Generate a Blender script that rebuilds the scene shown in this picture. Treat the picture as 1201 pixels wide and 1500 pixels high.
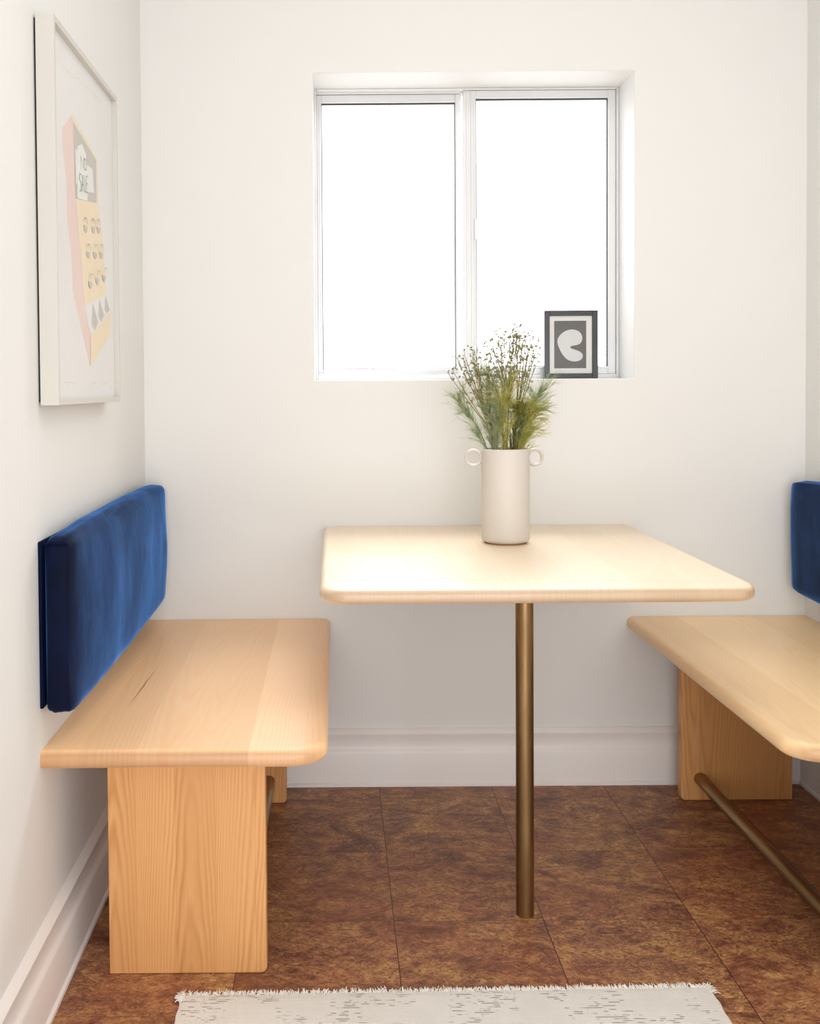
import bpy, bmesh, math, random
from mathutils import Vector, Matrix, noise as mnoise
from mathutils.geometry import tessellate_polygon

for o in list(bpy.data.objects):
    bpy.data.objects.remove(o)
SC = bpy.context.scene
COL = SC.collection
R = random.Random(7)

# ------------------------------------------------------------------ camera
cam_d = bpy.data.cameras.new('camera')
cam = bpy.data.objects.new('camera', cam_d)
COL.objects.link(cam)
SC.camera = cam
PITCH, ROLL, EYE = 0.0256, 0.007, 1.084
cam_d.sensor_fit = 'HORIZONTAL'
cam_d.sensor_width = 36.0
cam_d.lens = 1480.0 / 1201.0 * 36.0
cam_d.shift_x = 0.0918
cam_d.shift_y = -0.1208
cam_d.clip_start = 0.02
fwd = Vector((0, math.cos(PITCH), -math.sin(PITCH)))
rt0 = Vector((1, 0, 0))
up0 = Vector((0, math.sin(PITCH), math.cos(PITCH)))
rt = rt0 * math.cos(ROLL) - up0 * math.sin(ROLL)
up = up0 * math.cos(ROLL) + rt0 * math.sin(ROLL)
cam.matrix_world = Matrix(((rt.x, up.x, -fwd.x, 0), (rt.y, up.y, -fwd.y, 0), (rt.z, up.z, -fwd.z, EYE), (0, 0, 0, 1)))

# ------------------------------------------------------------------ view + light
SC.view_settings.view_transform = 'Standard'
SC.view_settings.look = 'None'
SC.view_settings.gamma = 1.0
SC.view_settings.use_curve_mapping = False
SC.view_settings.exposure = 0.0
WORLD_FRONT, WORLD_BACK = 3.0, 1.9

world = bpy.data.worlds.new('sky')
SC.world = world
world.use_nodes = True
nt = world.node_tree
nt.nodes.clear()
wo = nt.nodes.new('ShaderNodeOutputWorld')
bg = nt.nodes.new('ShaderNodeBackground')
tc = nt.nodes.new('ShaderNodeTexCoord')
sp = nt.nodes.new('ShaderNodeSeparateXYZ')
mr = nt.nodes.new('ShaderNodeMapRange')
mr.inputs['From Min'].default_value = -0.2
mr.inputs['From Max'].default_value = 0.2
mr.inputs['To Min'].default_value = WORLD_BACK
mr.inputs['To Max'].default_value = WORLD_FRONT
nt.links.new(tc.outputs['Generated'], sp.inputs[0])
nt.links.new(sp.outputs['Y'], mr.inputs['Value'])
nt.links.new(mr.outputs[0], bg.inputs['Strength'])
bg.inputs['Color'].default_value = (0.97, 0.98, 1.0, 1)
nt.links.new(bg.outputs[0], wo.inputs[0])


def area(name, loc, target, sx, sy, power, color, portal=False):
    d = bpy.data.lights.new(name, 'AREA')
    d.shape = 'RECTANGLE'
    d.size, d.size_y = sx, sy
    d.energy = power
    d.color = color
    if portal:
        d.cycles.is_portal = True
    o = bpy.data.objects.new(name, d)
    COL.objects.link(o)
    o.location = loc
    o.rotation_euler = (Vector(target) - Vector(loc)).to_track_quat('-Z', 'Y').to_euler()
    return o


area('window_portal', (0.38, 3.0, 1.515), (0.38, 0, 1.515), 0.9, 0.86, 1, (1, 1, 1), True)
area('room_portal', (0.38, -0.95, 1.3), (0.38, 3, 1.3), 1.75, 2.55, 1, (1, 1, 1), True)
area('window_daylight', (0.9, 4.2, 3.3), (0.45, 2.2, 0.9), 2.6, 1.6, 370, (0.96, 0.98, 1.0))
area('room_fill', (0.38, -0.7, 0.72), (0.38, 2.3, 0.45), 1.6, 1.2, 22, (0.975, 0.99, 1.0))  # soft fill added low behind the camera to lift the under-table wall
area('overhead_fill', (0.40, 1.15, 2.60), (0.40, 1.1501, 0.0), 1.1, 1.3, 8, (0.98, 0.99, 1.0))  # unseen soft light added to brighten tabletop, seats and floor


# ------------------------------------------------------------------ materials
def lin(c):
    return tuple(((v / 255) / 12.92 if v / 255 <= 0.04045 else ((v / 255 + 0.055) / 1.055) ** 2.4) for v in c) + (1.0,)


class NB:
    """small node builder"""
    def __init__(s, name):
        s.m = bpy.data.materials.new(name)
        s.m.use_nodes = True
        s.t = s.m.node_tree
        s.t.nodes.clear()
        s.out = s.t.nodes.new('ShaderNodeOutputMaterial')

    def n(s, kind, **kw):
        nd = s.t.nodes.new('ShaderNode' + kind)
        for k, v in kw.items():
            setattr(nd, k, v)
        return nd

    def l(s, a, b):
        s.t.links.new(a, b)

    def val(s, sock, v):
        if hasattr(v, 'is_output'):
            s.l(v, sock)
        else:
            sock.default_value = v

    def math(s, op, a, b=0.0, c=0.0):
        nd = s.n('Math', operation=op)
        for i, v in enumerate((a, b, c)):
            s.val(nd.inputs[i], v)
        return nd.outputs[0]

    def mix(s, f, a, b, mode='MIX'):
        nd = s.n('Mix', data_type='RGBA', blend_type=mode)
        s.val(nd.inputs[0], f)
        s.val(nd.inputs[6], a)
        s.val(nd.inputs[7], b)
        return nd.outputs[2]

    def obj(s):
        return s.n('TexCoord').outputs['Object']

    def sep(s, v):
        nd = s.n('SeparateXYZ')
        s.l(v, nd.inputs[0])
        return nd.outputs

    def comb(s, x, y, z=0.0):
        nd = s.n('CombineXYZ')
        for i, v in enumerate((x, y, z)):
            s.val(nd.inputs[i], v)
        return nd.outputs[0]

    def noise(s, vec, scale=5.0, detail=4.0, rough=0.5, dist=0.0):
        nd = s.n('TexNoise')
        s.l(vec, nd.inputs['Vector'])
        nd.inputs['Scale'].default_value = scale
        nd.inputs['Detail'].default_value = detail
        nd.inputs['Roughness'].default_value = rough
        nd.inputs['Distortion'].default_value = dist
        return nd.outputs[0]

    def ramp(s, f, stops):
        nd = s.n('ValToRGB')
        s.l(f, nd.inputs[0])
        e = nd.color_ramp.elements
        while len(e) < len(stops):
            e.new(0.5)
        for i, (p, c) in enumerate(stops):
            e[i].position = p
            e[i].color = c if len(c) == 4 else tuple(c) + (1,)
        return nd.outputs[0]

    def bump(s, h, strength=0.2, dist=0.001):
        nd = s.n('Bump')
        nd.inputs['Strength'].default_value = strength
        nd.inputs['Distance'].default_value = dist
        s.l(h, nd.inputs['Height'])
        return nd.outputs[0]

    def pbr(s, color, rough=0.5, metal=0.0, normal=None, spec=0.5, **extra):
        b = s.n('BsdfPrincipled')
        s.val(b.inputs['Base Color'], color)
        s.val(b.inputs['Roughness'], rough)
        b.inputs['Metallic'].default_value = metal
        b.inputs['Specular IOR Level'].default_value = spec
        for k, v in extra.items():
            b.inputs[k.replace('_', ' ')].default_value = v
        if normal is not None:
            s.l(normal, b.inputs['Normal'])
        s.l(b.outputs[0], s.out.inputs[0])
        return s.m


def plain(name, rgb, rough=0.5, metal=0.0, spec=0.5, tone=0.04, nscale=8.0, bump=0.0, bscale=60.0, bd=0.001):
    b = NB(name)
    v = b.obj()
    n1 = b.noise(v, nscale, 4)
    c = lin(rgb)
    lo = tuple(x * (1 - tone) for x in c[:3]) + (1,)
    hi = tuple(min(1, x * (1 + tone)) for x in c[:3]) + (1,)
    col = b.mix(n1, lo, hi)
    nm = b.bump(b.noise(v, bscale, 3), bump, bd) if bump else None
    return b.pbr(col, rough, metal, nm, spec)


M = {}
M['wall'] = plain('wall_paint', (232, 231, 228), 0.55, tone=0.008, nscale=1.5, bump=0.12, bscale=90, bd=0.0006, spec=0.3)
M['trim'] = plain('trim_paint', (240, 236, 233), 0.4, tone=0.01, nscale=3, bump=0.08, bscale=40, bd=0.0006)
M['ceiling'] = plain('ceiling_paint', (244, 242, 238), 0.8, tone=0.01)
M['alu'] = plain('window_aluminium', (226, 226, 226), 0.38, 0.25, tone=0.04, nscale=5, bump=0.03)
M['gasket'] = plain('window_gasket', (60, 60, 66), 0.6)
M['ceramic'] = plain('vase_ceramic', (212, 204, 195), 0.5, tone=0.02, nscale=12, bump=0.08, bscale=150, bd=0.0003)
M['ceramic_foot'] = plain('vase_foot_clay', (150, 112, 88), 0.8)
M['black_frame'] = plain('black_frame_lacquer', (34, 34, 38), 0.22, tone=0.08, nscale=6, spec=0.8)
M['mat_board'] = plain('mat_board', (236, 234, 230), 0.85, tone=0.01)
M['white_frame'] = plain('white_frame_lacquer', (206, 202, 193), 0.4, tone=0.01)
M['dark_back'] = plain('dark_backing', (28, 28, 30), 0.8)
M['soil_dark'] = plain('vase_inside', (120, 106, 92), 0.8)
M['bark'] = plain('stem_bark', (134, 122, 70), 0.7, tone=0.25, nscale=60)
M['bark_brown'] = plain('stem_bark_brown', (142, 92, 48), 0.7, tone=0.25, nscale=60)
M['bud'] = plain('flower_bud', (140, 138, 96), 0.7, tone=0.35, nscale=160)


def leaf_mat(name, a, bcol):
    b = NB(name)
    v = b.obj()
    col = b.mix(b.ramp(b.noise(v, 45, 3), [(0.35, (0, 0, 0)), (0.65, (1, 1, 1))]), lin(a), lin(bcol))
    d = b.n('BsdfDiffuse')
    t = b.n('BsdfTranslucent')
    b.l(col, d.inputs[0])
    b.l(col, t.inputs[0])
    mx = b.n('MixShader')
    mx.inputs[0].default_value = 0.45
    b.l(d.outputs[0], mx.inputs[1])
    b.l(t.outputs[0], mx.inputs[2])
    b.l(mx.outputs[0], b.out.inputs[0])
    return b.m


M['leaf_grey'] = leaf_mat('foliage_grey_green', (170, 184, 136), (214, 222, 184))
M['leaf_olive'] = leaf_mat('foliage_olive', (204, 204, 104), (240, 232, 150))
M['leaf_dark'] = leaf_mat('foliage_dark_olive', (128, 132, 66), (200, 192, 100))


def wood(name, light, dark, across='X', along='Y', bw=0.075, seed=0.0, contrast=1.0, rough=0.38, fm=11.0, tone=0.16, crack=False, coat=0.0, rings=15.0):
    b = NB(name)
    v = b.obj()
    s = b.sep(v)
    u = s[across]
    w = s[along]
    tpos = b.math('ADD', b.math('DIVIDE', u, bw), seed)
    board = b.math('FLOOR', tpos)
    wn = b.n('TexWhiteNoise', noise_dimensions='1D')
    b.l(b.math('ADD', board, 13.7 + seed), wn.inputs['W'])
    rc = b.sep(wn.outputs['Color'])
    rv = wn.outputs['Value']
    uu = b.math('SUBTRACT', b.math('FRACT', tpos), b.math('ADD', b.math('MULTIPLY', rc['X'], 1.7), -0.35))
    # random direction and offset along the board
    sgn = b.math('SUBTRACT', b.math('MULTIPLY', b.math('GREATER_THAN', rc['Y'], 0.45), 2.0), 1.0)
    ww = b.math('MULTIPLY', w, sgn)
    dn = b.noise(b.comb(b.math('MULTIPLY', u, 14), b.math('ADD', b.math('MULTIPLY', w, 3.2), b.math('MULTIPLY', rc['Z'], 30)), b.math('MULTIPLY', rv, 9)), 1.0, 3, 0.5)
    ph = b.math('ADD', b.math('MULTIPLY', b.math('POWER', b.math('ABSOLUTE', uu), 1.7), rings), b.math('MULTIPLY', ww, fm))
    ph = b.math('ADD', ph, b.math('MULTIPLY', dn, 3.0))
    ph = b.math('ADD', ph, b.math('MULTIPLY', rv, 10.0))
    fr = b.math('FRACT', ph)
    ring = b.ramp(fr, [(0.0, (0.15,) * 3), (0.25, (0.85,) * 3), (0.62, (0.62,) * 3), (0.9, (0.05,) * 3), (1.0, (0.15,) * 3)])
    # fade rings in and out
    fade = b.ramp(b.noise(b.comb(b.math('MULTIPLY', u, 20), b.math('MULTIPLY', w, 2.0), rv), 1.3, 2), [(0.3, (0.15,) * 3), (0.65, (1, 1, 1))])
    ring = b.mix(fade, (0.6, 0.6, 0.6, 1), ring)
    fib = b.noise(b.comb(b.math('MULTIPLY', u, 420), b.math('MULTIPLY', w, 9), b.math('MULTIPLY', s['Z' if along != 'Z' else 'Y'], 9)), 1.0, 3, 0.6)
    pore = b.ramp(b.noise(b.comb(b.math('MULTIPLY', u, 700), b.math('MULTIPLY', w, 26), rv), 1.0, 2, 0.5), [(0.28, (0, 0, 0)), (0.42, (1, 1, 1))])
    ring = b.mix(min(1, contrast), (0.62, 0.62, 0.62, 1), ring)
    c = b.mix(ring, lin(dark), lin(light))
    c = b.mix(0.35 * contrast, c, b.mix(fib, lin(dark), lin(light)))
    c = b.mix(b.math('MULTIPLY', b.math('SUBTRACT', 1.0, pore), 0.18 * contrast), c, lin(dark))
    tonev = b.math('ADD', 1.0 - tone / 2, b.math('MULTIPLY', rc['Z'], tone))
    c = b.mix(1.0, c, b.comb(tonev, b.math('POWER', tonev, 1.3), b.math('POWER', tonev, 1.8)), 'MULTIPLY')
    # glue line between boards
    e = b.math('ABSOLUTE', b.math('SUBTRACT', b.math('FRACT', tpos), 0.5))
    glue = b.math('GREATER_THAN', e, 0.5 - 0.0006 / bw)
    c = b.mix(b.math('MULTIPLY', glue, 0.35), c, lin(dark))
    if crack:
        # a thin dark check line in the near left board
        cx = b.math('SUBTRACT', u, b.math('ADD', 0.004, b.math('ADD', b.math('MULTIPLY', w, 0.03), b.math('MULTIPLY', b.noise(b.comb(0.0, b.math('MULTIPLY', w, 14)), 1.0, 2), 0.006))))
        cw = b.math('MULTIPLY', b.math('SUBTRACT', 0.15, b.math('ABSOLUTE', b.math('SUBTRACT', w, 0.27))), 0.013)
        f = b.math('LESS_THAN', b.math('ABSOLUTE', cx), cw)
        c = b.mix(b.math('MULTIPLY', f, 0.75), c, lin((150, 90, 56)))
    if along == 'Y':
        # near ends darkened: part end grain, part shade put into the colour
        gn = b.sep(b.n('NewGeometry').outputs['Normal'])
        eg = b.ramp(b.math('MULTIPLY', gn['Y'], -1.0), [(0.35, (0, 0, 0)), (0.8, (1, 1, 1))])
        c = b.mix(b.math('MULTIPLY', eg, 0.8), c, b.mix(1.0, c, (0.50, 0.40, 0.34, 1), 'MULTIPLY'))
    nm = b.bump(fib, 0.05, 0.0004)
    return b.pbr(c, rough, 0, nm, 0.5, Coat_Weight=coat, Coat_Roughness=0.34)


M['oak_table'] = wood('oak_tabletop', (249, 230, 202), (240, 212, 174), bw=0.105, seed=3.2, contrast=0.65, rough=0.38, fm=4, tone=0.12, rings=9.0, coat=0.6)  # tabletop and seats: same oak as panels, bleaching by light put into paler tints
M['oak_seat'] = wood('oak_seat', (255, 217, 170), (250, 192, 138), bw=0.098, seed=1.25, contrast=0.8, rough=0.42, fm=5, tone=0.2, rings=9.0, crack=True, coat=0.35)
M['oak_seat_right'] = wood('oak_seat_right', (255, 226, 178), (252, 204, 146), bw=0.1, seed=5.6, contrast=0.8, rough=0.42, fm=5, tone=0.18, rings=9.0, coat=0.35)
M['oak_panel'] = wood('oak_leg_panel', (230, 176, 116), (188, 126, 70), along='Z', bw=0.0735, seed=0.3, contrast=1.0, rough=0.5, fm=7, tone=0.14, rings=10.0)


def brass(name, sy=30, sz=3):
    b = NB(name)
    v = b.obj()
    s = b.sep(v)
    st = b.noise(b.comb(b.math('MULTIPLY', s['X'], 30), b.math('MULTIPLY', s['Y'], sy), b.math('MULTIPLY', s['Z'], sz)), 1.5, 4)
    c = b.ramp(st, [(0.3, lin((124, 98, 66))), (0.55, lin((150, 122, 84))), (0.75, lin((172, 144, 104)))])
    r = b.ramp(st, [(0.3, (0.42,) * 3), (0.7, (0.3,) * 3)])
    return b.pbr(c, r, 0.95, None, 0.5)


M['brass'] = brass('aged_brass')
M['brass_rod'] = brass('aged_brass_rod', 2.5, 30)


def velvet(name, base, tint):
    b = NB(name)
    v = b.obj()
    s = b.sep(v)
    streak = b.noise(b.comb(b.math('MULTIPLY', s['X'], 7), b.math('MULTIPLY', s['Y'], 6), b.math('MULTIPLY', s['Z'], 5.5)), 1.0, 6, 0.6, 0.9)
    k = b.ramp(streak, [(0.3, (0.6,) * 3), (0.52, (1.0,) * 3), (0.72, (1.7,) * 3)])
    c = b.mix(1.0, lin(base), k, 'MULTIPLY')
    bs = b.n('BsdfPrincipled')
    b.l(c, bs.inputs['Base Color'])
    bs.inputs['Roughness'].default_value = 0.75
    bs.inputs['Specular IOR Level'].default_value = 0.15
    shw = b.ramp(streak, [(0.32, (0.55,) * 3), (0.62, (1.0,) * 3)])
    b.l(shw, bs.inputs['Sheen Weight'])
    bs.inputs['Sheen Roughness'].default_value = 0.3
    bs.inputs['Sheen Tint'].default_value = lin(tint)
    wr = b.noise(b.comb(b.math('MULTIPLY', s['X'], 12), b.math('MULTIPLY', s['Y'], 14), b.math('MULTIPLY', s['Z'], 9)), 1.0, 3)
    pile = b.noise(v, 900, 2)
    h = b.math('ADD', b.math('MULTIPLY', wr, 1.0), b.math('MULTIPLY', pile, 0.05))
    b.l(b.bump(h, 0.3, 0.006), bs.inputs['Normal'])
    b.l(bs.outputs[0], b.out.inputs[0])
    return b.m


M['velvet'] = velvet('blue_velvet', (1, 8, 36), (96, 164, 255))
M['velvet_seam'] = plain('velvet_seam', (6, 16, 46), 0.9, spec=0.1)


def floor_mat():
    b = NB('cork_tile_floor')
    v = b.obj()
    s = b.sep(v)
    gx = b.math('DIVIDE', b.math('SUBTRACT', s['X'], 0.113), 0.3035)
    gy = b.math('DIVIDE', b.math('SUBTRACT', s['Y'], 2.022), 0.305)
    ix, iy = b.math('FLOOR', gx), b.math('FLOOR', gy)
    wn = b.n('TexWhiteNoise', noise_dimensions='2D')
    b.l(b.comb(b.math('ADD', ix, 0.5), b.math('ADD', iy, 0.5)), wn.inputs['Vector'])
    off = wn.outputs['Color']
    av = b.n('VectorMath', operation='MULTIPLY_ADD')
    b.l(off, av.inputs[0])
    av.inputs[1].default_value = (3, 3, 3)
    b.l(v, av.inputs[2])
    p = av.outputs[0]
    st = b.n('Mapping')
    b.l(p, st.inputs[0])
    st.inputs['Scale'].default_value = (1.0, 1.5, 1.0)
    p2 = st.outputs[0]
    big = b.noise(p2, 6.5, 6, 0.62, 1.2)
    med = b.noise(p2, 15, 10, 0.72, 2.2)
    fine = b.noise(p2, 55, 6, 0.7, 1.8)
    f = b.math('ADD', b.math('MULTIPLY', big, 0.5), b.math('MULTIPLY', med, 0.5))
    c = b.ramp(f, [(0.36, lin((84, 54, 42))), (0.45, lin((140, 92, 68))), (0.50, lin((170, 118, 84))), (0.56, lin((194, 144, 94))), (0.66, lin((222, 182, 118)))])
    c = b.mix(b.ramp(fine, [(0.38, (0.75,) * 3), (0.56, (0, 0, 0))]), c, lin((84, 52, 38)))
    c = b.mix(b.ramp(b.noise(p2, 34, 9, 0.75, 3.0), [(0.56, (0, 0, 0)), (0.66, (0.5,) * 3)]), c, lin((226, 178, 122)))
    ve = b.ramp(b.noise(p2, 11, 9, 0.7, 2.2), [(0.488, (0, 0, 0)), (0.5, (1, 1, 1)), (0.512, (0, 0, 0))])
    c = b.mix(b.math('MULTIPLY', ve, 0.45), c, lin((54, 28, 20)))
    red = b.ramp(b.noise(p, 3.4, 3), [(0.42, (0, 0, 0)), (0.62, (1, 1, 1))])
    c = b.mix(b.math('MULTIPLY', red, 0.22), c, lin((160, 88, 64)))
    ex = b.math('ABSOLUTE', b.math('SUBTRACT', b.math('FRACT', gx), 0.5))
    ey = b.math('ABSOLUTE', b.math('SUBTRACT', b.math('FRACT', gy), 0.5))
    j = b.math('MAXIMUM', b.math('GREATER_THAN', ex, 0.4966), b.math('MULTIPLY', b.math('GREATER_THAN', ey, 0.4975), 0.6))
    c = b.mix(b.math('MULTIPLY', j, 0.75), c, lin((30, 16, 12)))
    h = b.math('SUBTRACT', b.math('ADD', med, b.math('MULTIPLY', fine, 0.3)), b.math('MULTIPLY', j, 0.8))
    nm = b.bump(h, 0.35, 0.0015)
    r = b.ramp(med, [(0.35, (0.36,) * 3), (0.65, (0.52,) * 3)])
    return b.pbr(c, r, 0, nm, 0.4)


M['floor'] = floor_mat()


def rug_mat():
    b = NB('rug_weave')
    v = b.obj()
    s = b.sep(v)
    ribs = b.math('SINE', b.math('MULTIPLY', s['Y'], 2 * math.pi / 0.0052))
    cols = b.math('SINE', b.math('MULTIPLY', s['X'], 2 * math.pi / 0.0042))
    row = b.math('FLOOR', b.math('DIVIDE', s['Y'], 0.0052))
    dash = b.noise(b.comb(b.math('MULTIPLY', s['X'], 42), b.math('MULTIPLY', row, 2.37)), 1.0, 2, 0.5)
    area_ = b.noise(v, 11, 3, 0.5, 0.8)
    k = b.math('MULTIPLY', b.ramp(dash, [(0.50, (0, 0, 0)), (0.58, (1, 1, 1))]), b.ramp(area_, [(0.50, (0, 0, 0)), (0.545, (1, 1, 1))]))
    k = b.math('MULTIPLY', k, b.math('GREATER_THAN', ribs, -0.1))
    c = b.mix(b.noise(v, 9, 4), lin((226, 222, 214)), lin((244, 241, 235)))
    c = b.mix(b.math('MULTIPLY', k, 0.62), c, lin((108, 98, 90)))
    h = b.math('ADD', b.math('MULTIPLY', ribs, 0.5), b.math('ADD', b.math('MULTIPLY', cols, 0.35), b.math('MULTIPLY', b.noise(v, 400, 2), 0.8)))
    return b.pbr(c, 0.95, 0, b.bump(h, 0.5, 0.0014), 0.1)


M['rug'] = rug_mat()
M['rug_fray'] = plain('rug_fray', (240, 236, 228), 0.95, tone=0.05, nscale=80)


def glass():
    b = NB('window_glass')
    t = b.n('BsdfTransparent')
    g = b.n('BsdfGlossy')
    g.inputs['Roughness'].default_value = 0.02
    f = b.n('Fresnel')
    f.inputs[0].default_value = 1.45
    mx = b.n('MixShader')
    b.l(b.math('MULTIPLY', f.outputs[0], 0.6), mx.inputs[0])
    b.l(t.outputs[0], mx.inputs[1])
    b.l(g.outputs[0], mx.inputs[2])
    b.l(mx.outputs[0], b.out.inputs[0])
    return b.m


M['glass'] = glass()
for nm, rgb in dict(paper=(224, 223, 221), pink=(226, 206, 199), cream=(228, 217, 196), ochre=(231, 216, 190), grey=(196, 193, 185),
                    sign=(224, 227, 221), ink=(168, 168, 160), art_grey=(112, 110, 108), art_white=(226, 226, 224)).items():
    M['ink_' + nm] = plain('print_' + nm, rgb, 0.8, tone=0.02, nscale=20, spec=0.2)


# ------------------------------------------------------------------ object helpers
def link(name, me, mats, parent=None, smooth=False):
    o = bpy.data.objects.new(name, me)
    COL.objects.link(o)
    for m in (mats if isinstance(mats, (list, tuple)) else [mats]):
        me.materials.append(m)
    if smooth is not False:
        me.polygons.foreach_set('use_smooth', [True] * len(me.polygons))
        if smooth is not True:
            me.set_sharp_from_angle(angle=math.radians(smooth))
    if parent:
        o.parent = parent
    return o


def mk(name, bm, mats, parent=None, smooth=False, org=(0, 0, 0)):
    """bmesh built in room coordinates -> object whose parent sits at org"""
    bmesh.ops.translate(bm, verts=bm.verts, vec=-Vector(org))
    bmesh.ops.recalc_face_normals(bm, faces=bm.faces)
    me = bpy.data.meshes.new(name)
    bm.to_mesh(me)
    bm.free()
    return link(name, me, mats, parent, smooth)


def thing(name, label, cat, loc, group=None):
    o = bpy.data.objects.new(name, None)
    COL.objects.link(o)
    o.empty_display_size = 0.05
    o.location = loc
    o['label'] = label
    o['category'] = cat
    if group:
        o['group'] = group
    return o


def struct(o):
    o['kind'] = 'structure'
    return o


def box(bm, x0, x1, y0, y1, z0, z1, bev=0.0, seg=2, mi=0):
    r = bmesh.ops.create_cube(bm, size=1.0)
    vs = r['verts']
    for v in vs:
        v.co = Vector((x0 + (v.co.x + .5) * (x1 - x0), y0 + (v.co.y + .5) * (y1 - y0), z0 + (v.co.z + .5) * (z1 - z0)))
    fs = set(f for v in vs for f in v.link_faces)
    for f in fs:
        f.material_index = mi
    if bev:
        es = list(set(e for v in vs for e in v.link_edges))
        bmesh.ops.bevel(bm, geom=es, offset=bev, segments=seg, profile=0.5, affect='EDGES')


def loft(bm, rings, cap=True, closed=True):
    vr = [[bm.verts.new(p) for p in r] for r in rings]
    n = len(vr[0])
    for a, b in zip(vr, vr[1:]):
        for i in range(n if closed else n - 1):
            j = (i + 1) % n
            bm.faces.new((a[i], a[j], b[j], b[i]))
    if cap:
        bm.faces.new(list(reversed(vr[0])))
        bm.faces.new(vr[-1])
    return vr


def rrect(x0, x1, y0, y1, rad, seg=14):
    """corner radii: rad = (x0y0, x1y0, x1y1, x0y1)"""
    pts = []
    for (cx, cy, sx, sy, r, a0) in ((x0, y0, 1, 1, rad[0], 180), (x1, y0, -1, 1, rad[1], 270), (x1, y1, -1, -1, rad[2], 0), (x0, y1, 1, -1, rad[3], 90)):
        r = max(r, 0.0006)
        for k in range(seg + 1):
            a = math.radians(a0 + 90 * k / seg)
            pts.append((cx + sx * r + r * math.cos(a), cy + sy * r + r * math.sin(a)))
    return pts


def slab(bm, x0, x1, y0, y1, z0, z1, rad, e, sides=(1, 1, 1, 1), nseg=7, top_e=None):
    """rounded board; sides = round the edge at (x0, x1, y0, y1)"""
    te = top_e or e
    rings = []
    prof = []
    for k in range(nseg + 1):
        a = math.pi / 2 * k / nseg
        prof.append((e * (1 - math.sin(a)), z0 + e * (1 - math.cos(a))))
    for k in range(nseg + 1):
        a = math.pi / 2 * k / nseg
        prof.append((te * (1 - math.cos(a)), z1 - te * (1 - math.sin(a))))
    for i, z in prof:
        rr = [max(r - i, 0) if r > 0 else 0 for r in rad]
        o = rrect(x0 + i * sides[0], x1 - i * sides[1], y0 + i * sides[2], y1 - i * sides[3], rr)
        rings.append([(x, y, z) for x, y in o])
    loft(bm, rings)


def tube(bm, pts, rad, n=12, cap=True):
    pts = [Vector(p) for p in pts]
    rs = rad if isinstance(rad, (list, tuple)) else [rad] * len(pts)
    rings = []
    ref = None
    for i, p in enumerate(pts):
        d = (pts[min(i + 1, len(pts) - 1)] - pts[max(i - 1, 0)]).normalized()
        if ref is None:
            ref = d.orthogonal().normalized()
        ref = (ref - d * ref.dot(d))
        ref = ref.normalized() if ref.length > 1e-6 else d.orthogonal().normalized()
        q = d.cross(ref)
        rings.append([p + (ref * math.cos(2 * math.pi * k / n) + q * math.sin(2 * math.pi * k / n)) * rs[i] for k in range(n)])
    loft(bm, rings, cap)


def extrude_profile(bm, prof, start, end, horiz):
    """prof: (out, z) list; start/end points at the wall; horiz = outward direction"""
    h = Vector(horiz)
    rings = []
    for p in (start, end):
        p = Vector(p)
        rings.append([p + h * a + Vector((0, 0, z)) for a, z in prof])
    loft(bm, rings)


# ------------------------------------------------------------------ the room
LX, RX, WY = -0.515, 1.275, 2.735
REAR = -0.9
CEIL = 2.62
WX0, WX1, WZ0, WZ1 = -0.0525, 0.811, 1.1025, 1.928
REV = 0.20

bm = bmesh.new(); box(bm, LX - .12, RX + .12, REAR, WY + REV, -0.05, 0.0)
struct(mk('floor', bm, M['floor']))
bm = bmesh.new(); box(bm, LX - .12, RX + .12, REAR, WY + REV, CEIL, CEIL + .08)
struct(mk('ceiling', bm, M['ceiling']))
bm = bmesh.new(); box(bm, LX - .12, LX, REAR, WY + REV, 0, CEIL)
struct(mk('wall_left', bm, M['wall']))
bm = bmesh.new(); box(bm, RX, RX + .12, REAR, WY + REV, 0, CEIL)
struct(mk('wall_right', bm, M['wall']))


def wall_with_hole():
    bm = bmesh.new()
    xs, zs = [LX, WX0, WX1, RX], [0, WZ0, WZ1, CEIL]
    def q(a, b, c, d):
        bm.faces.new([bm.verts.new(p) for p in (a, b, c, d)])
    for y in (WY, WY + REV):
        for i in range(3):
            for j in range(3):
                if i == 1 and j == 1:
                    continue
                q((xs[i], y, zs[j]), (xs[i + 1], y, zs[j]), (xs[i + 1], y, zs[j + 1]), (xs[i], y, zs[j + 1]))
    y0, y1 = WY, WY + REV
    for (a, b) in (((WX0, WZ0), (WX1, WZ0)), ((WX1, WZ0), (WX1, WZ1)), ((WX1, WZ1), (WX0, WZ1)), ((WX0, WZ1), (WX0, WZ0)),
                   ((LX, 0), (RX, 0)), ((RX, 0), (RX, CEIL)), ((RX, CEIL), (LX, CEIL)), ((LX, CEIL), (LX, 0))):
        q((a[0], y0, a[1]), (b[0], y0, b[1]), (b[0], y1, b[1]), (a[0], y1, a[1]))
    bmesh.ops.remove_doubles(bm, verts=bm.verts, dist=1e-5)
    hole = [e for e in bm.edges if all(abs(v.co.y - WY) < 1e-4 and WX0 - 1e-4 < v.co.x < WX1 + 1e-4 and WZ0 - 1e-4 < v.co.z < WZ1 + 1e-4 for v in e.verts)]
    bmesh.ops.recalc_face_normals(bm, faces=bm.faces)
    bmesh.ops.bevel(bm, geom=hole, offset=0.003, segments=3, profile=0.5, affect='EDGES')
    return bm


struct(mk('wall_back', wall_with_hole(), M['wall']))

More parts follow.
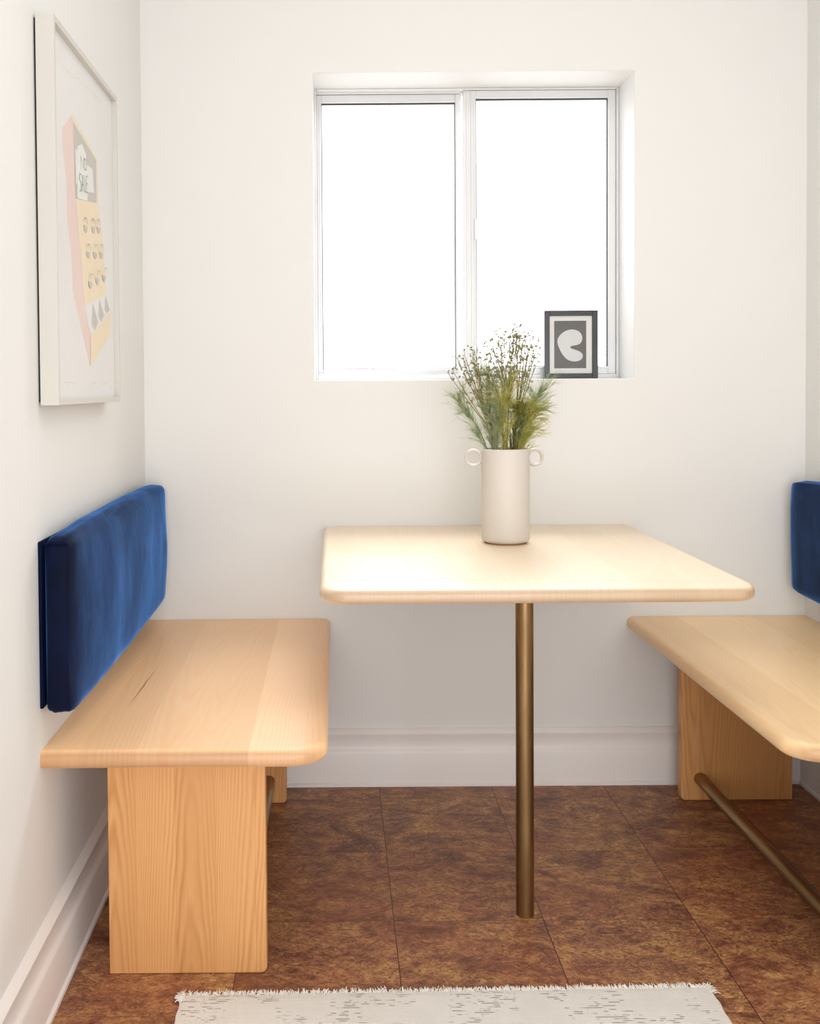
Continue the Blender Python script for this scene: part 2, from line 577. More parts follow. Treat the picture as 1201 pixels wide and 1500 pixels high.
BP = [(0, 0), (0.024, 0), (0.024, 0.007), (0.019, 0.011), (0.018, 0.088), (0.0165, 0.094), (0.0125, 0.099), (0.011, 0.104), (0.011, 0.132),
      (0.0135, 0.136), (0.0135, 0.141), (0.009, 0.147), (0.005, 0.152), (0, 0.154)]
bm = bmesh.new(); extrude_profile(bm, BP, (LX, WY, 0), (RX, WY, 0), (0, -1, 0))
struct(mk('baseboard_back', bm, M['trim'], smooth=35))
bm = bmesh.new(); extrude_profile(bm, BP, (LX, REAR, 0), (LX, WY - .003, 0), (1, 0, 0))
struct(mk('baseboard_left', bm, M['trim'], smooth=35))
bm = bmesh.new(); extrude_profile(bm, BP, (RX, REAR, 0), (RX, WY - .003, 0), (-1, 0, 0))
struct(mk('baseboard_right', bm, M['trim'], smooth=35))

# ------------------------------------------------------------------ the window
win = bpy.data.objects.new('window_1', None)
COL.objects.link(win)
win.location = (WX0, WY, WZ0)
struct(win)
WO = tuple(win.location)


def ring_frame(bm, x0, x1, z0, z1, y0, y1, l, r, b, t, bev=0.0015):
    box(bm, x0, x0 + l, y0, y1, z0, z1, bev)
    box(bm, x1 - r, x1, y0, y1, z0, z1, bev)
    box(bm, x0 + l, x1 - r, y0, y1, z0, z0 + b, bev)
    box(bm, x0 + l, x1 - r, y0, y1, z1 - t, z1, bev)


FY = 2.882
bm = bmesh.new()
ring_frame(bm, WX0, WX1, WZ0, WZ1, FY, FY + .052, .006, .007, .014, .006)
# sliding tracks
for y in (FY + .022, FY + .044):
    box(bm, WX0 + .006, WX1 - .007, y - .0012, y + .0012, WZ0 + .014, WZ0 + .020)
    box(bm, WX0 + .006, WX1 - .007, y - .0012, y + .0012, WZ1 - .010, WZ1 - .006)
mk('window_frame', bm, M['alu'], win, org=WO)
LS = (WX0 + .006, 0.3680, WZ0 + .014, WZ1 - .0095)
RS = (0.3700, WX1 - .0085, WZ0 + .014, WZ1 - .0065)
for side, (x0, x1, z0, z1), ya, yb, (l, r, b, t) in (('left', LS, FY + .026, FY + .044, (.014, .018, .018, .024)), ('right', RS, FY + .004, FY + .022, (.036, .022, .022, .023))):
    bm = bmesh.new()
    ring_frame(bm, x0, x1, z0, z1, ya, yb, l, r, b, t)
    # raised glazing bead round the pane
    ring_frame(bm, x0 + l - .006, x1 - r + .006, z0 + b - .005, z1 - t + .005, ya - .003, ya + .001, .004, .004, .004, .004, .0006)
    if side == 'right':
        box(bm, x0 + .008, x0 + .012, ya - .004, ya, z0, z1, .0008)
        box(bm, x0 + .021, x0 + .024, ya - .003, ya, z0, z1, .0008)
    sash = mk('window_sash', bm, M['alu'], win, org=WO)
    bm = bmesh.new()
    ring_frame(bm, x0 + l - .001, x1 - r + .001, z0 + b - .001, z1 - t + .001, ya + .004, ya + .012, .003, .003, .003, .0045, 0)
    mk('gasket', bm, M['gasket'], sash, org=WO)
    bm = bmesh.new()
    box(bm, x0 + l, x1 - r, ya + .008, ya + .011, z0 + b, z1 - t)
    mk('glass_pane', bm, M['glass'], sash, org=WO)
    if side == 'right':
        bm = bmesh.new()
        box(bm, x0 + .030, x0 + .036, ya - .007, ya, 1.50, 1.56, .0015)
        lt = mk('latch', bm, M['alu'], sash, org=WO)

# ------------------------------------------------------------------ table
T = (0.3835, 2.05, 0.0)
tab = thing('dining_table', 'pale oak dining table fixed against the back wall on one round brass leg', 'table', T)
bm = bmesh.new()
slab(bm, -0.0315, 0.7955, 1.866, WY - .002, 0.6785, 0.706, (.055, .055, .004, .004), .0105, (1, 1, 1, 0), top_e=.0125)
mk('tabletop', bm, M['oak_table'], tab, smooth=40, org=T)
bm = bmesh.new()
tube(bm, [(0.3835, 2.047, 0.0), (0.3835, 2.047, 0.6785)], 0.0182, 40)
mk('leg', bm, M['brass'], tab, smooth=40, org=T)
bm = bmesh.new()
tube(bm, [(0.3835, 2.047, 0.6725), (0.3835, 2.047, 0.6785)], 0.05, 40)
mk('mounting_plate', bm, M['brass'], tab, smooth=40, org=T)


# ------------------------------------------------------------------ benches
def bench(x0, x1, px0, px1, inner, rodx, label, seatmat):
    root = (px0 if inner > 0 else px1, 1.85, 0.0)
    t = thing('bench', label, 'bench', root, 'benches on both sides of the table')
    bm = bmesh.new()
    rad = (0, .066, 0, 0) if inner > 0 else (.066, 0, 0, 0)
    slab(bm, x0, x1, 1.735, WY - .002, 0.423, 0.4545, rad, .0125, (0, 1, 1, 0) if inner > 0 else (1, 0, 1, 0), top_e=.0155)
    mk('seat', bm, seatmat, t, smooth=40, org=root)
    for y0 in ((1.843 if inner > 0 else 1.805), 2.607):
        bm = bmesh.new()
        # vertical board with softened inner edge and bottom corner
        prof = rrect(px0, px1, 0.0005, 0.423, ((.002, .011, 0, 0) if inner > 0 else (.011, .002, 0, 0)), 6)
        e = .003
        rings = []
        for (yy, i) in ((y0, e), (y0 + e * .3, e * .3), (y0 + e, 0), (y0 + .03 - e, 0), (y0 + .03 - e * .3, e * .3), (y0 + .03, e)):
            cxm = (px0 + px1) / 2
            rings.append([(x + (i if x < cxm else -i), yy, z + (i if z < .2 else 0)) for x, z in prof])
        loft(bm, rings)
        mk('leg_panel', bm, M['oak_panel'], t, smooth=40, org=root)
    bm = bmesh.new()
    tube(bm, [(rodx, 1.873 if inner > 0 else 1.835, 0.058), (rodx, 2.607, 0.058)], 0.0158, 32)
    mk('stretcher_rod', bm, M['brass_rod'], t, smooth=40, org=root)


bench(LX, -0.0165, -0.424, -0.1325, 1, -0.178, 'pale oak bench along the left wall under the wide blue cushion', M['oak_seat'])
bench(0.7905, RX, 0.896, 1.1865, -1, 0.945, 'pale oak bench along the right wall, cut off by the photo edge', M['oak_seat_right'])


# ------------------------------------------------------------------ wall cushions
def cushion(xw, dirx, y0, y1, z0, z1, thick, label, seed):
    """padded velvet backrest on the wall; dirx = direction it faces"""
    org = (xw, (y0 + y1) / 2, z0)
    t = thing('backrest_cushion', label, 'cushion', org, 'blue cushions on the side walls')
    rr = random.Random(seed)
    bm = bmesh.new()
    box(bm, min(xw, xw + dirx * .006), max(xw, xw + dirx * .006), y0 + .004, y1 - .004, z0 + .014, z1 - .006, .002)
    mk('backing_board', bm, M['velvet_seam'], t, org=org)
    bm = bmesh.new()
    r = bmesh.ops.create_cube(bm, size=1.0)
    bmesh.ops.subdivide_edges(bm, edges=bm.edges[:], cuts=27, use_grid_fill=True)
    W, H, D = y1 - y0, z1 - z0, thick - .005
    cr = 0.019
    for v in bm.verts:
        a, b_, c = v.co.x * 2, v.co.y * 2, v.co.z * 2      # -1..1
        p = Vector((a * D / 2, b_ * W / 2, c * H / 2))
        inner = Vector((max(-D / 2 + cr, min(D / 2 - cr, p.x)), max(-W / 2 + cr, min(W / 2 - cr, p.y)), max(-H / 2 + cr, min(H / 2 - cr, p.z))))
        d = p - inner
        if d.length > 1e-9:
            m = max(abs(d.x), abs(d.y), abs(d.z))
            p = inner + d.normalized() * cr if m >= cr * .999 else p
        # the padding swells in the middle of each face
        ey, ez = 1 - abs(b_) ** 3, 1 - abs(c) ** 3
        front = (a + 1) / 2
        p.x += front * 0.016 * ey * ez
        p.z += (0.007 * (1 - a * a) + .003) * ey * c * (1 if c > 0 else .8)
        p.y += (0.006 * (1 - a * a) + .009 * front) * (1 - c * c) * b_ - .006 * b_
        n1 = mnoise.noise(Vector((p.y * 9 + seed, p.z * 7, a * 1.5)))
        n2 = mnoise.noise(Vector((p.y * 30 + seed, p.z * 10, a * 3)))
        p.x += front * (n1 * .0035 + n2 * .0011)
        p.z += (n1 * .0028 + n2 * .0012) * abs(c) * (1 if abs(c) > .8 else .2)
        v.co = Vector((xw + dirx * (.005 + D / 2 + p.x), (y0 + y1) / 2 + p.y, (z0 + z1) / 2 + p.z))
    mk('cover', bm, M['velvet'], t, smooth=True, org=org)
    # welted seam along the top edge of each end
    for ye, sg in ((y0, 1), (y1, -1)):
        bm = bmesh.new()
        pts = [(xw + dirx * (.010 + (thick - .020) * k / 8), ye + sg * (.0075 - .003 * math.sin(math.pi * k / 8)), z1 - .0105 + .002 * math.sin(math.pi * k / 8)) for k in range(9)]
        tube(bm, pts, 0.003, 8)
        mk('seam', bm, M['velvet_seam'], t, smooth=True, org=org)


cushion(LX, 1, 1.735, 2.722, 0.515, 0.826, 0.060, 'royal blue velvet backrest cushion on the left wall, seen whole', 3)
cushion(RX, -1, 1.735, 2.700, 0.530, 0.826, 0.062, 'navy blue velvet backrest cushion on the right wall, mostly cut off by the photo edge', 11)

# ------------------------------------------------------------------ big print on the left wall
PX = -0.479
Y0, Y1, Z0, Z1 = 1.755, 2.262, 1.0555, 1.731
org = (LX, (Y0 + Y1) / 2, Z0)
pic = thing('framed_print', 'large white-framed pastel cash register print on the left wall', 'picture', org)
bm = bmesh.new()
fw = .011
xb = LX + .004
box(bm, xb, PX, Y0, Y0 + fw, Z0, Z1, .0008)
box(bm, xb, PX, Y1 - fw, Y1, Z0, Z1, .0008)
box(bm, xb, PX, Y0 + fw, Y1 - fw, Z0, Z0 + fw, .0008)
box(bm, xb, PX, Y0 + fw, Y1 - fw, Z1 - fw, Z1, .0008)
mk('frame', bm, M['white_frame'], pic, org=org)
bm = bmesh.new()
box(bm, LX, LX + .0045, Y0 + .006, Y1 - .006, Z0 + .006, Z1 - .006)
mk('backing_board', bm, M['dark_back'], pic, org=org)
ART = {
    'side': [(1.9106, 1.5993), (1.8388, 1.5548), (1.8409, 1.5223), (1.863, 1.4607), (1.864, 1.4042), (1.8905, 1.3354), (1.899, 1.2627), (1.9329, 1.2283), (1.9637, 1.1922), (2.0242, 1.1278), (2.0324, 1.1903), (1.9823, 1.2467), (1.9631, 1.3449), (1.9253, 1.4439), (1.9163, 1.5887)],
    'lid': [(1.9042, 1.595), (1.917, 1.6026), (2.1115, 1.5595), (2.114, 1.4672), (2.0988, 1.4668), (2.0988, 1.5555), (1.9162, 1.5876)],
    'grey': [(1.9162, 1.5876), (2.0988, 1.5555), (2.0989, 1.4679), (1.9254, 1.445)],
    'front': [(1.9254, 1.445), (2.109, 1.468), (2.1348, 1.4266), (2.1579, 1.3705), (2.1691, 1.2847), (1.9822, 1.2456), (1.9631, 1.3449)],
    'band': [(1.9822, 1.2456), (2.1691, 1.2847), (2.2112, 1.2516), (2.0324, 1.1903)],
    'tri1': [(2.0505, 1.2585), (2.0978, 1.2228), (2.0693, 1.2025), (2.0408, 1.2134)],
    'tri2': [(2.1081, 1.2715), (2.1532, 1.2395), (2.1234, 1.2232), (2.0985, 1.2345)],
    'tri3': [(2.1664, 1.2838), (2.2058, 1.2555), (2.1777, 1.2461), (2.1566, 1.2529)],
    'drawer': [(2.0324, 1.1903), (2.2112, 1.2516), (2.2054, 1.199), (2.0242, 1.1278)],
    'sign3': [(1.9261, 1.5382), (1.9432, 1.5401), (1.9439, 1.4742), (1.929, 1.4728)],
    'sign2': [(2.0135, 1.5287), (2.0654, 1.5298), (2.075, 1.4837), (2.0151, 1.4745)],
    'sign': [(1.9414, 1.5471), (1.9791, 1.5604), (2.01, 1.5484), (2.0181, 1.4862), (2.0188, 1.4573), (1.9383, 1.4479)],
}
STR = {
    'N': [(1.9675, 1.5088), (1.9667, 1.5347), (1.9878, 1.5154), (1.9912, 1.537)],
    'O': [(1.9957, 1.5358), (1.9945, 1.5146), (2.0106, 1.5169), (2.0093, 1.5355), (1.9957, 1.5358)],
    'S': [(1.9691, 1.4983), (1.9582, 1.4993), (1.9533, 1.4885), (1.9683, 1.4829), (1.9676, 1.4697), (1.9542, 1.4638)],
    'A': [(1.9718, 1.4662), (1.9803, 1.5006), (1.9876, 1.4692)], 'A2': [(1.9748, 1.4804), (1.986, 1.4826)],
    'L': [(1.9961, 1.5028), (1.9967, 1.4709), (2.0036, 1.4723)],
    'E': [(2.0168, 1.5049), (2.0076, 1.5041), (2.0081, 1.472), (2.0174, 1.4738)], 'E2': [(2.0091, 1.49), (2.016, 1.4902)]}
BTN = [(2.0002, 1.4107), (2.0642, 1.4194), (2.1091, 1.4254), (2.0183, 1.3622), (2.076, 1.3689), (2.1294, 1.3762), (2.0315, 1.3043), (2.093, 1.3178), (2.153, 1.3304)]
inks = ['ink_paper', 'ink_pink', 'ink_cream', 'ink_grey', 'ink_ochre', 'ink_sign', 'ink_ink']
bm = bmesh.new()
xp = LX + .026
box(bm, xp - .002, xp, Y0 + fw, Y1 - fw, Z0 + fw, Z1 - fw, mi=0)
lay = [0]


def ink(pts, mi):
    lay[0] += 1
    x = xp + .00006 * lay[0]
    f = bm.faces.new([bm.verts.new((x, a, b)) for a, b in pts])
    f.material_index = mi


def stroke(pts, w, mi):
    for (a, b) in zip(pts, pts[1:]):
        d = Vector((b[0] - a[0], b[1] - a[1]))
        if d.length < 1e-6:
            continue
        n = Vector((-d.y, d.x)).normalized() * w
        e = d.normalized() * w * .5
        ink([(a[0] - e.x + n.x, a[1] - e.y + n.y), (a[0] - e.x - n.x, a[1] - e.y - n.y), (b[0] + e.x - n.x, b[1] + e.y - n.y), (b[0] + e.x + n.x, b[1] + e.y + n.y)], mi)


for k, mi in (('side', 1), ('lid', 2), ('grey', 3), ('front', 4), ('band', 0), ('tri1', 3), ('tri2', 3), ('tri3', 3), ('drawer', 4), ('sign3', 0), ('sign2', 0), ('sign', 5)):
    ink(ART[k], mi)
for pts in STR.values():
    stroke(pts, .0011, 6)
lay[0] = 14
for (a, b) in BTN:
    ink([(a + .016 * math.cos(t), b - .006 + .013 * math.sin(t)) for t in [math.pi + math.pi * k / 10 for k in range(11)]], 3)
for (a, b) in BTN:
    stroke([(a + .015 * math.cos(t), b + .010 * math.sin(t)) for t in [math.pi * k / 8 for k in range(9)]], .0008, 6)
lay[0] = 2
rs = random.Random(5)
for (a0, b0, a1, b1, n) in ((1.84, 1.668, 2.16, 1.692, 26), (1.83, 1.0945, 1.90, 1.0945, 9), (2.03, 1.094, 2.07, 1.094, 5), (2.12, 1.092, 2.17, 1.092, 5)):
    for k in range(n):
        f = (k + rs.random() * .7) / n
        ya, za = a0 + (a1 - a0) * f, b0 + (b1 - b0) * f + rs.uniform(-.003, .003)
        lay[0] = 2
        stroke([(ya, za), (ya + rs.uniform(.002, .007), za + rs.uniform(-.002, .002))], .0006, 3)
mk('print', bm, [M[i] for i in inks], pic, org=org)

# ------------------------------------------------------------------ small picture on the window sill
A = (0.665, 2.84, WZ0)
pf = thing('framed_picture', 'small black-framed picture of a white curved blob standing on the window sill', 'picture', A)
fx0, fx1, fz0, fz1 = 0.5900, 0.7400, WZ0, 1.2945
fy0, fy1 = 2.838, 2.856
bm = bmesh.new()
ring_frame(bm, fx0, fx1, fz0, fz1, fy0, fy1, .0145, .0155, .0150, .0150, .0012)
mk('frame', bm, M['black_frame'], pf, org=A)
bm = bmesh.new()
box(bm, fx0 + .010, fx1 - .010, fy0 + .010, fy0 + .016, fz0 + .010, fz1 - .010)
mk('backing_board', bm, M['dark_back'], pf, org=A)
bm = bmesh.new()
ring_frame(bm, fx0 + .0145, fx1 - .0155, fz0 + .015, fz1 - .015, fy0 + .006, fy0 + .0085, .0138, .0162, .0148, .0140, .0006)
mk('mat_board', bm, M['mat_board'], pf, org=A)
bm = bmesh.new()
ya = fy0 + .0085
box(bm, fx0 + .0265, fx1 - .0300, ya, ya + .001, fz0 + .028, fz1 - .0275, mi=0)
# outline of the white shape, mm from the lower left corner of the grey sheet
BL = [(12, 46), (10, 54), (11, 62), (16, 71), (24, 78), (34, 82.5), (45, 83), (54, 80), (60, 74), (63, 66), (62.5, 58), (59, 51), (52, 47.5), (44, 46.5), (38, 44.5), (37, 42.5), (39, 40),
      (46, 37.5), (53, 35), (59, 32), (64, 26), (63.5, 18), (58, 12.5), (49, 10), (39, 11), (31, 14.5), (25, 21), (18, 31)]
gx0, gz0 = fx0 + .0283, fz0 + .0298
gw, gh = fx1 - .0317 - gx0, fz1 - .029 - gz0


def smooth_loop(p, it=2):
    for _ in range(it):
        q = []
        for i in range(len(p)):
            a, b = p[i], p[(i + 1) % len(p)]
            q += [(a[0] * .75 + b[0] * .25, a[1] * .75 + b[1] * .25), (a[0] * .25 + b[0] * .75, a[1] * .25 + b[1] * .75)]
        p = q
    return p
bp = [Vector((gx0 + gw * (.10 + .80 * (a - 10) / 54), ya - .0003, gz0 + gh * (.14 + .68 * (b - 10) / 73))) for a, b in smooth_loop(BL)]
bv = [bm.verts.new(p) for p in bp]
for tri in tessellate_polygon([bp]):
    bm.faces.new([bv[i] for i in tri]).material_index = 1
mk('print', bm, [M['ink_art_grey'], M['ink_art_white']], pf, org=A)
bm = bmesh.new()
box(bm, fx0 + .013, fx1 - .014, fy0 + .0035, fy0 + .005, fz0 + .0135, fz1 - .0135)
mk('glass', bm, M['glass'], pf, org=A)
bm = bmesh.new()
tube(bm, [(0.665, fy1, 1.22), (0.665, fy1 + .022, WZ0 + .003)], .003, 8)
mk('easel_strut', bm, M['dark_back'], pf, org=A)

# ------------------------------------------------------------------ vase
VX, VY, VZ = 0.4105, 2.433, 0.706
V = (VX, VY, VZ)
vase = thing('vase', 'off-white cylindrical ceramic vase with two small ring handles standing on the table', 'vase', V)


def lathe(bm, prof, c, n=64):
    rings = [[(c[0] + r * math.cos(2 * math.pi * k / n), c[1] + r * math.sin(2 * math.pi * k / n), c[2] + z) for k in range(n)] for r, z in prof]
    loft(bm, rings)


VR, VH = 0.0580, 0.2275
prof = [(.045, .0035), (.051, .0035), (.0555, .006), (.0574, .0105), (VR, .018), (VR, .1), (VR, VH - .008), (VR - .0004, VH - .004), (VR - .0014, VH - .0012), (VR - .0030, VH),
        (VR - .0046, VH - .0012), (VR - .0055, VH - .004), (VR - .006, VH - .05), (VR - .006, .02), (.004, .014)]
bm = bmesh.new(); lathe(bm, prof, V)
mk('body', bm, M['ceramic'], vase, smooth=40, org=V)
bm = bmesh.new(); lathe(bm, [(.044, 0.0), (.050, 0.0), (.0505, .002), (.0500, .004), (.044, .004)], V)
mk('foot', bm, M['ceramic_foot'], vase, smooth=40, org=V)
for sx, tw in ((-1, -0.1), (1, 0.2)):
    bm = bmesh.new()
    rings = []
    N = 40
    Ro, cxh = .0185, VX + sx * (VR + .0145)
    cy = VY + (0 if sx < 0 else -.0)
    dirx = Vector((sx * math.cos(tw), math.sin(tw) * (1 if sx > 0 else -1), 0))
    side = Vector((-dirx.y, dirx.x, 0))
    ctr = Vector((VX, VY, VZ + .2045)) + dirx * (VR + .0180)
    for k in range(N + 1):
        a = 2 * math.pi * k / N
        rad = dirx * math.cos(a) + Vector((0, 0, 1)) * math.sin(a)
        p = ctr + rad * Ro
        rings.append([p + rad * (.0038 * math.cos(t)) + side * (.0072 * math.sin(t)) for t in [2 * math.pi * j / 12 for j in range(12)]])
    loft(bm, rings, False)
    bmesh.ops.remove_doubles(bm, verts=bm.verts, dist=1e-5)
    mk('handle', bm, M['ceramic'], vase, smooth=True, org=V)


# ------------------------------------------------------------------ stems and foliage in the vase
def L(a, b, d=0.0):
    """centimetres right of / above the vase mouth, and towards the wall"""
    return Vector((VX + a / 100, VY + d / 100, VZ + VH + b / 100))


def bez(p, n):
    out = []
    for k in range(n + 1):
        t = k / n
        q = [Vector(x) for x in p]
        while len(q) > 1:
            q = [a.lerp(b, t) for a, b in zip(q, q[1:])]
        out.append(q[0])
    return out


def bud_stem(path, tips, label, seed, brown=False):
    rr = random.Random(seed)
    org = L(path[0][0], -14, path[0][2])
    t = thing('flowering_stem', label, 'plant stem', org, 'budding stems in the vase')
    pts = bez([L(path[0][0] * .6, -14, path[0][2] * .6)] + [L(*p) for p in path], 16)
    bm = bmesh.new()
    tube(bm, pts, [.0020 - .0009 * k / 16 for k in range(17)], 6)
    mk('stem', bm, M['bark_brown' if brown else 'bark'], t, smooth=True, org=org)
    for (a, b, d) in tips:
        tip = L(a, b, d)
        i = rr.randint(9, 14)
        p0 = pts[i]
        mid = p0.lerp(tip, .5) + Vector((rr.uniform(-.006, .006), rr.uniform(-.006, .006), -.006 + rr.uniform(-.004, .004)))
        br = bez([p0, mid, tip], 7)
        bm = bmesh.new()
        tube(bm, br, [.0015 - .0006 * k / 7 for k in range(8)], 4)
        bb = bmesh.new()
        for k in range(rr.randint(8, 12)):
            s0 = br[rr.randint(3, 7)]
            e = s0 + Vector((rr.gauss(0, .0072), rr.gauss(0, .0072), abs(rr.gauss(.008, .006))))
            tube(bm, [s0, s0.lerp(e, .5) + Vector((0, 0, -.001)), e], .0007, 3)
            for _ in range(rr.randint(1, 3)):
                c = e + Vector((rr.gauss(0, .002), rr.gauss(0, .002), rr.gauss(0, .002)))
                r = bmesh.ops.create_icosphere(bb, subdivisions=1, radius=rr.uniform(.0014, .0027))
                bmesh.ops.translate(bb, verts=r['verts'], vec=c)
        bo = mk('branch', bm, M['bark'], t, smooth=True, org=org)
        bu = mk('buds', bb, M['bud'], bo, smooth=True, org=org)
        bu['kind'] = 'stuff'


def fan(x0, x1, z0, z1, n, seed, arch=3.0, d=3.0):
    rr = random.Random(seed)
    out = []
    for k in range(n):
        f = (k + .5) / n
        out.append((x0 + (x1 - x0) * f + rr.uniform(-.6, .6), z0 + (z1 - z0) * f + arch * math.sin(math.pi * f) + rr.uniform(-1.2, .6), rr.uniform(-d, d)))
    return out


bud_stem([(-2.6, 0, -.5), (-4.6, 6.5, -.8), (-6.6, 14, -1)], fan(-13.6, -3.8, 17.6, 20.6, 13, 1, 4.0), 'leftmost flowering stem in the vase, topped with a low cluster of tiny buds', 1)
bud_stem([(0.2, 0, 0), (.8, 8, .3), (1.4, 19, .3)], fan(-6.2, 4.6, 23.6, 25.6, 15, 2, 2.2) + [(2.2, 28.0, .2), (2.5, 29.0, -.2)], 'tallest flowering stem, rising upright from the middle of the vase', 2, True)
bud_stem([(1.8, 0, .6), (3.2, 9, 1.0), (4.4, 17.5, 1.2)], fan(2.6, 9.6, 25.5, 23.6, 9, 3, 1.6), 'flowering stem whose bud tips reach the small black picture frame', 3)


def sprig(axis, tips, n, mat, label, seed, spread=1.2, length=(4, 8), rad=.00042, woody=True):
    """axis: list of (a, b, d) cm; tips: function(rr) -> target (a, b, d)"""
    rr = random.Random(seed)
    org = L(axis[0][0] * .6, -13, axis[0][2] * .6)
    t = thing('foliage_sprig', label, 'foliage', org, 'feathery sprigs in the vase')
    pts = bez([L(axis[0][0] * .6, -13, axis[0][2] * .6)] + [L(*p) for p in axis], 18)
    bm = bmesh.new()
    tube(bm, pts, [.0013 - .0008 * k / 18 for k in range(19)], 5)
    mk('stem', bm, M['bark' if not woody else 'bark_brown'], t, smooth=True, org=org)
    bm = bmesh.new()
    tufts = n // 9
    for k in range(tufts):
        i = rr.randint(5, 18)
        p0 = pts[i]
        ax = (pts[min(i + 1, 18)] - pts[i - 1]).normalized()
        tg = L(*tips(rr))
        if tg.z < p0.z - .01:
            tg.z = p0.z + rr.uniform(.0, .02)
        dv = tg - p0
        ln = rr.uniform(*length) / 100 * 1.25
        if dv.length > ln:
            dv = dv.normalized() * ln
        e = p0 + dv
        tw = bez([p0, p0 + ax * dv.length * .3 + dv * .2, e], 8)
        tube(bm, tw, [rad * 1.3 - rad * .08 * q for q in range(9)], 3, False)
        for m in range(13):
            q = rr.randint(0, 7)
            d0 = (tw[q + 1] - tw[q]).normalized()
            side = d0.cross(Vector((rr.gauss(0, 1), rr.gauss(0, 1), rr.gauss(0, 1)))).normalized()
            l2 = rr.uniform(.018, .040) * (1.25 - q * .05)
            dd = (d0 + side * rr.uniform(.12, .6) * spread).normalized()
            en = tw[q] + dd * l2 + Vector((0, 0, rr.uniform(0, .003)))
            mid = tw[q] + d0 * l2 * .25 + dd * l2 * .3
            tube(bm, [tw[q], mid, en], [rad, rad * .9, rad * .35], 3, False)
    o = mk('needles', bm, M[mat], t, smooth=True, org=org)
    o['kind'] = 'stuff'


def zone(x0, x1, z0, z1, d=3.2, skew=0.0):
    def f(rr):
        v = rr.random()
        return (x0 + (x1 - x0) * rr.random() + skew * v, z0 + (z1 - z0) * v, rr.uniform(-d, d))
    return f


sprig([(-3.4, 0, .4), (-5.0, 5, .6), (-9.6, 8.5, .5), (-11.5, 11.5, .5)], zone(-15, -8.5, 6.5, 16), 300, 'leaf_grey', 'wispy grey-green foliage sprig bending out to the left of the vase', 11, 1.3, (3.0, 6.5), woody=False)
sprig([(-2.2, 0, 1.2), (-3.6, 7, 1.6), (-3.4, 17, 2)], zone(-8, 0, 6, 21.5), 620, 'leaf_grey', 'tall grey-green foliage sprig just left of the middle, behind the buds', 12, 1.1, (5, 10), woody=False)
sprig([(-.6, 0, -1.2), (-.8, 6, -1.2), (-.6, 14, -1)], zone(-4.5, 4, 6, 19.5), 620, 'leaf_olive', 'yellow-green foliage sprig standing upright in the middle of the vase', 13, .9, (6, 11))
sprig([(2.0, 0, 1.0), (4.2, 7, 1.6), (8.4, 12.5, 2)], zone(2.5, 13, 8, 18.5), 560, 'leaf_grey', 'pale feathery foliage sprig reaching farthest right towards the sill', 14, 1.4, (5, 9.5))
sprig([(2.6, 0, -1.0), (4.4, 5, -1.2), (7.6, 10.5, -1)], zone(3.0, 10, 3, 14, skew=1.0), 560, 'leaf_olive', 'yellow-olive foliage sprig leaning low to the right over the vase rim', 15, .9, (3.5, 7))
sprig([(1.4, 0, .5), (2.4, 5, .5), (4.6, 9.5, .4)], zone(.5, 6.5, 2, 12), 480, 'leaf_dark', 'dense dark olive foliage sprig packed right of the middle stem', 16, 1.0, (3.5, 7))
sprig([(-2.8, 0, -1.4), (-3.0, 4, -1.6), (-2.4, 8.5, -1.4)], zone(-5.2, .5, 2, 12), 420, 'leaf_grey', 'short green foliage sprig at the left side of the vase mouth', 17, 1.0, (3.5, 6.5))

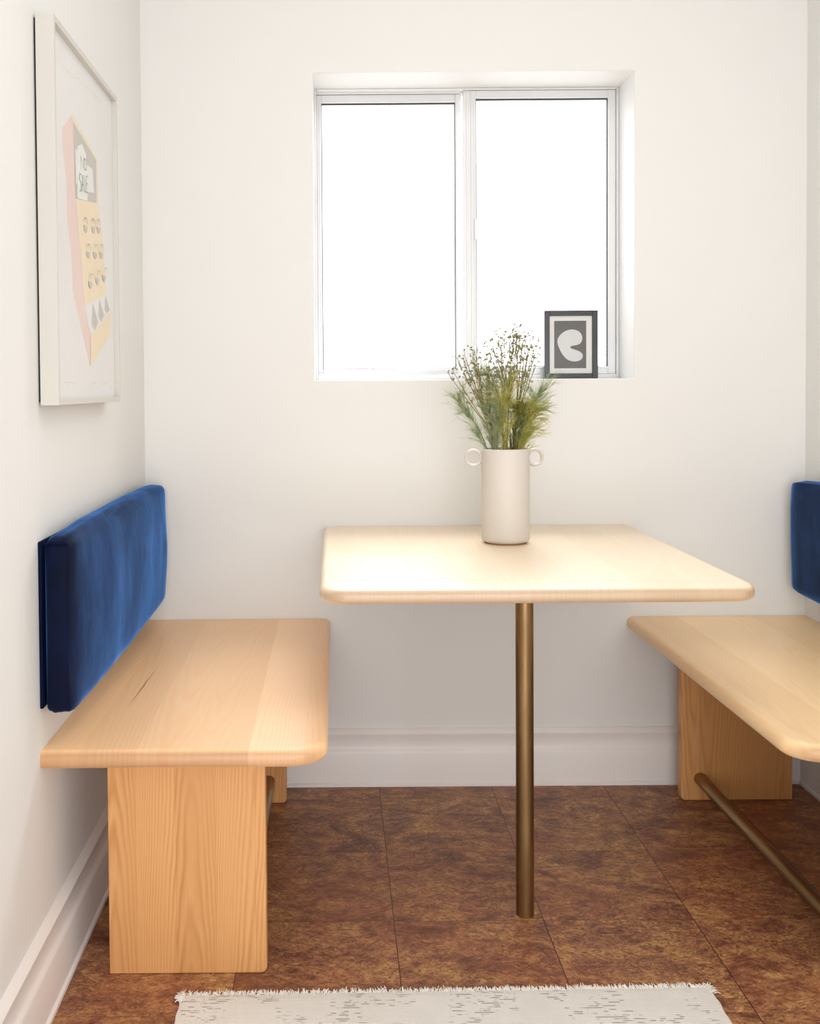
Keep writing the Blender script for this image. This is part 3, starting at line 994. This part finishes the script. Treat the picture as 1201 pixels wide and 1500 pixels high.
# ------------------------------------------------------------------ rug
G = (0.195, 1.0, 0.0)
rug = thing('rug', 'cream woven rug with faded grey pattern and a frayed edge on the brown floor', 'rug', G)
c0, c1, c2, c3 = Vector((-0.281, 1.772)), Vector((0.6655, 1.786)), Vector((0.652, 0.25)), Vector((-0.262, 0.25))
NX, NY = 120, 150
bm = bmesh.new()
top = []
rr = random.Random(9)
for j in range(NY + 1):
    row = []
    for i in range(NX + 1):
        u, v = i / NX, j / NY
        p = (c3.lerp(c2, u)).lerp(c0.lerp(c1, u), v)
        w1 = mnoise.noise(Vector((p.x * 9, p.y * 9, 3)))
        x = p.x + (.0022 * mnoise.noise(Vector((p.y * 40, 3, 1))) if i in (0, NX) else 0)
        y = p.y + (.0030 * mnoise.noise(Vector((p.x * 45, 7, 1))) if j in (0, NY) else 0)
        edge = min(i, NX - i, j, NY - j)
        z = .0052 + w1 * .0007 + (0 if edge > 0 else -.0016)
        row.append(bm.verts.new((x, y, z)))
    top.append(row)
for j in range(NY):
    for i in range(NX):
        bm.faces.new((top[j][i], top[j][i + 1], top[j + 1][i + 1], top[j + 1][i]))
ring = [top[0][i] for i in range(NX + 1)] + [top[j][NX] for j in range(1, NY + 1)] + [top[NY][i] for i in range(NX - 1, -1, -1)] + [top[j][0] for j in range(NY - 1, 0, -1)]
low = [bm.verts.new((v.co.x, v.co.y, .0004)) for v in ring]
n = len(ring)
for i in range(n):
    k = (i + 1) % n
    bm.faces.new((ring[k], ring[i], low[i], low[k]))
bm.faces.new(low)
mk('rug_body', bm, M['rug'], rug, smooth=60, org=G)
bm = bmesh.new()
for k in range(1500):
    u = rr.random()
    p = c0.lerp(c1, u)
    ln = rr.uniform(.002, .007) * (1.2 + .9 * mnoise.noise(Vector((u * 30, 2, 5))))
    a = rr.gauss(0, .6)
    z = rr.uniform(.001, .0065)
    b0 = Vector((p.x, p.y - .004, z))
    e = b0 + Vector((math.sin(a) * ln, .004 + math.cos(a) * ln, rr.uniform(-.001, .003)))
    e.z = max(e.z, .0012)
    tube(bm, [b0, b0.lerp(e, .6) + Vector((0, 0, .0012)), e], .0007, 3)
for k in range(70):        # loose corner threads
    cx_, s_ = ((c0, -1) if k < 45 else (c1, 1))
    b0 = Vector((cx_.x + rr.uniform(-.002, .008) * -s_, cx_.y - rr.uniform(0, .02), .004))
    e = b0 + Vector((s_ * rr.uniform(.002, .010), rr.uniform(-.004, .010), rr.uniform(-.002, .004)))
    tube(bm, [b0, b0.lerp(e, .5) + Vector((0, 0, .002)), e], .0007, 3)
fo = mk('frayed_edge', bm, M['rug_fray'], rug, org=G)
fo['kind'] = 'stuff'
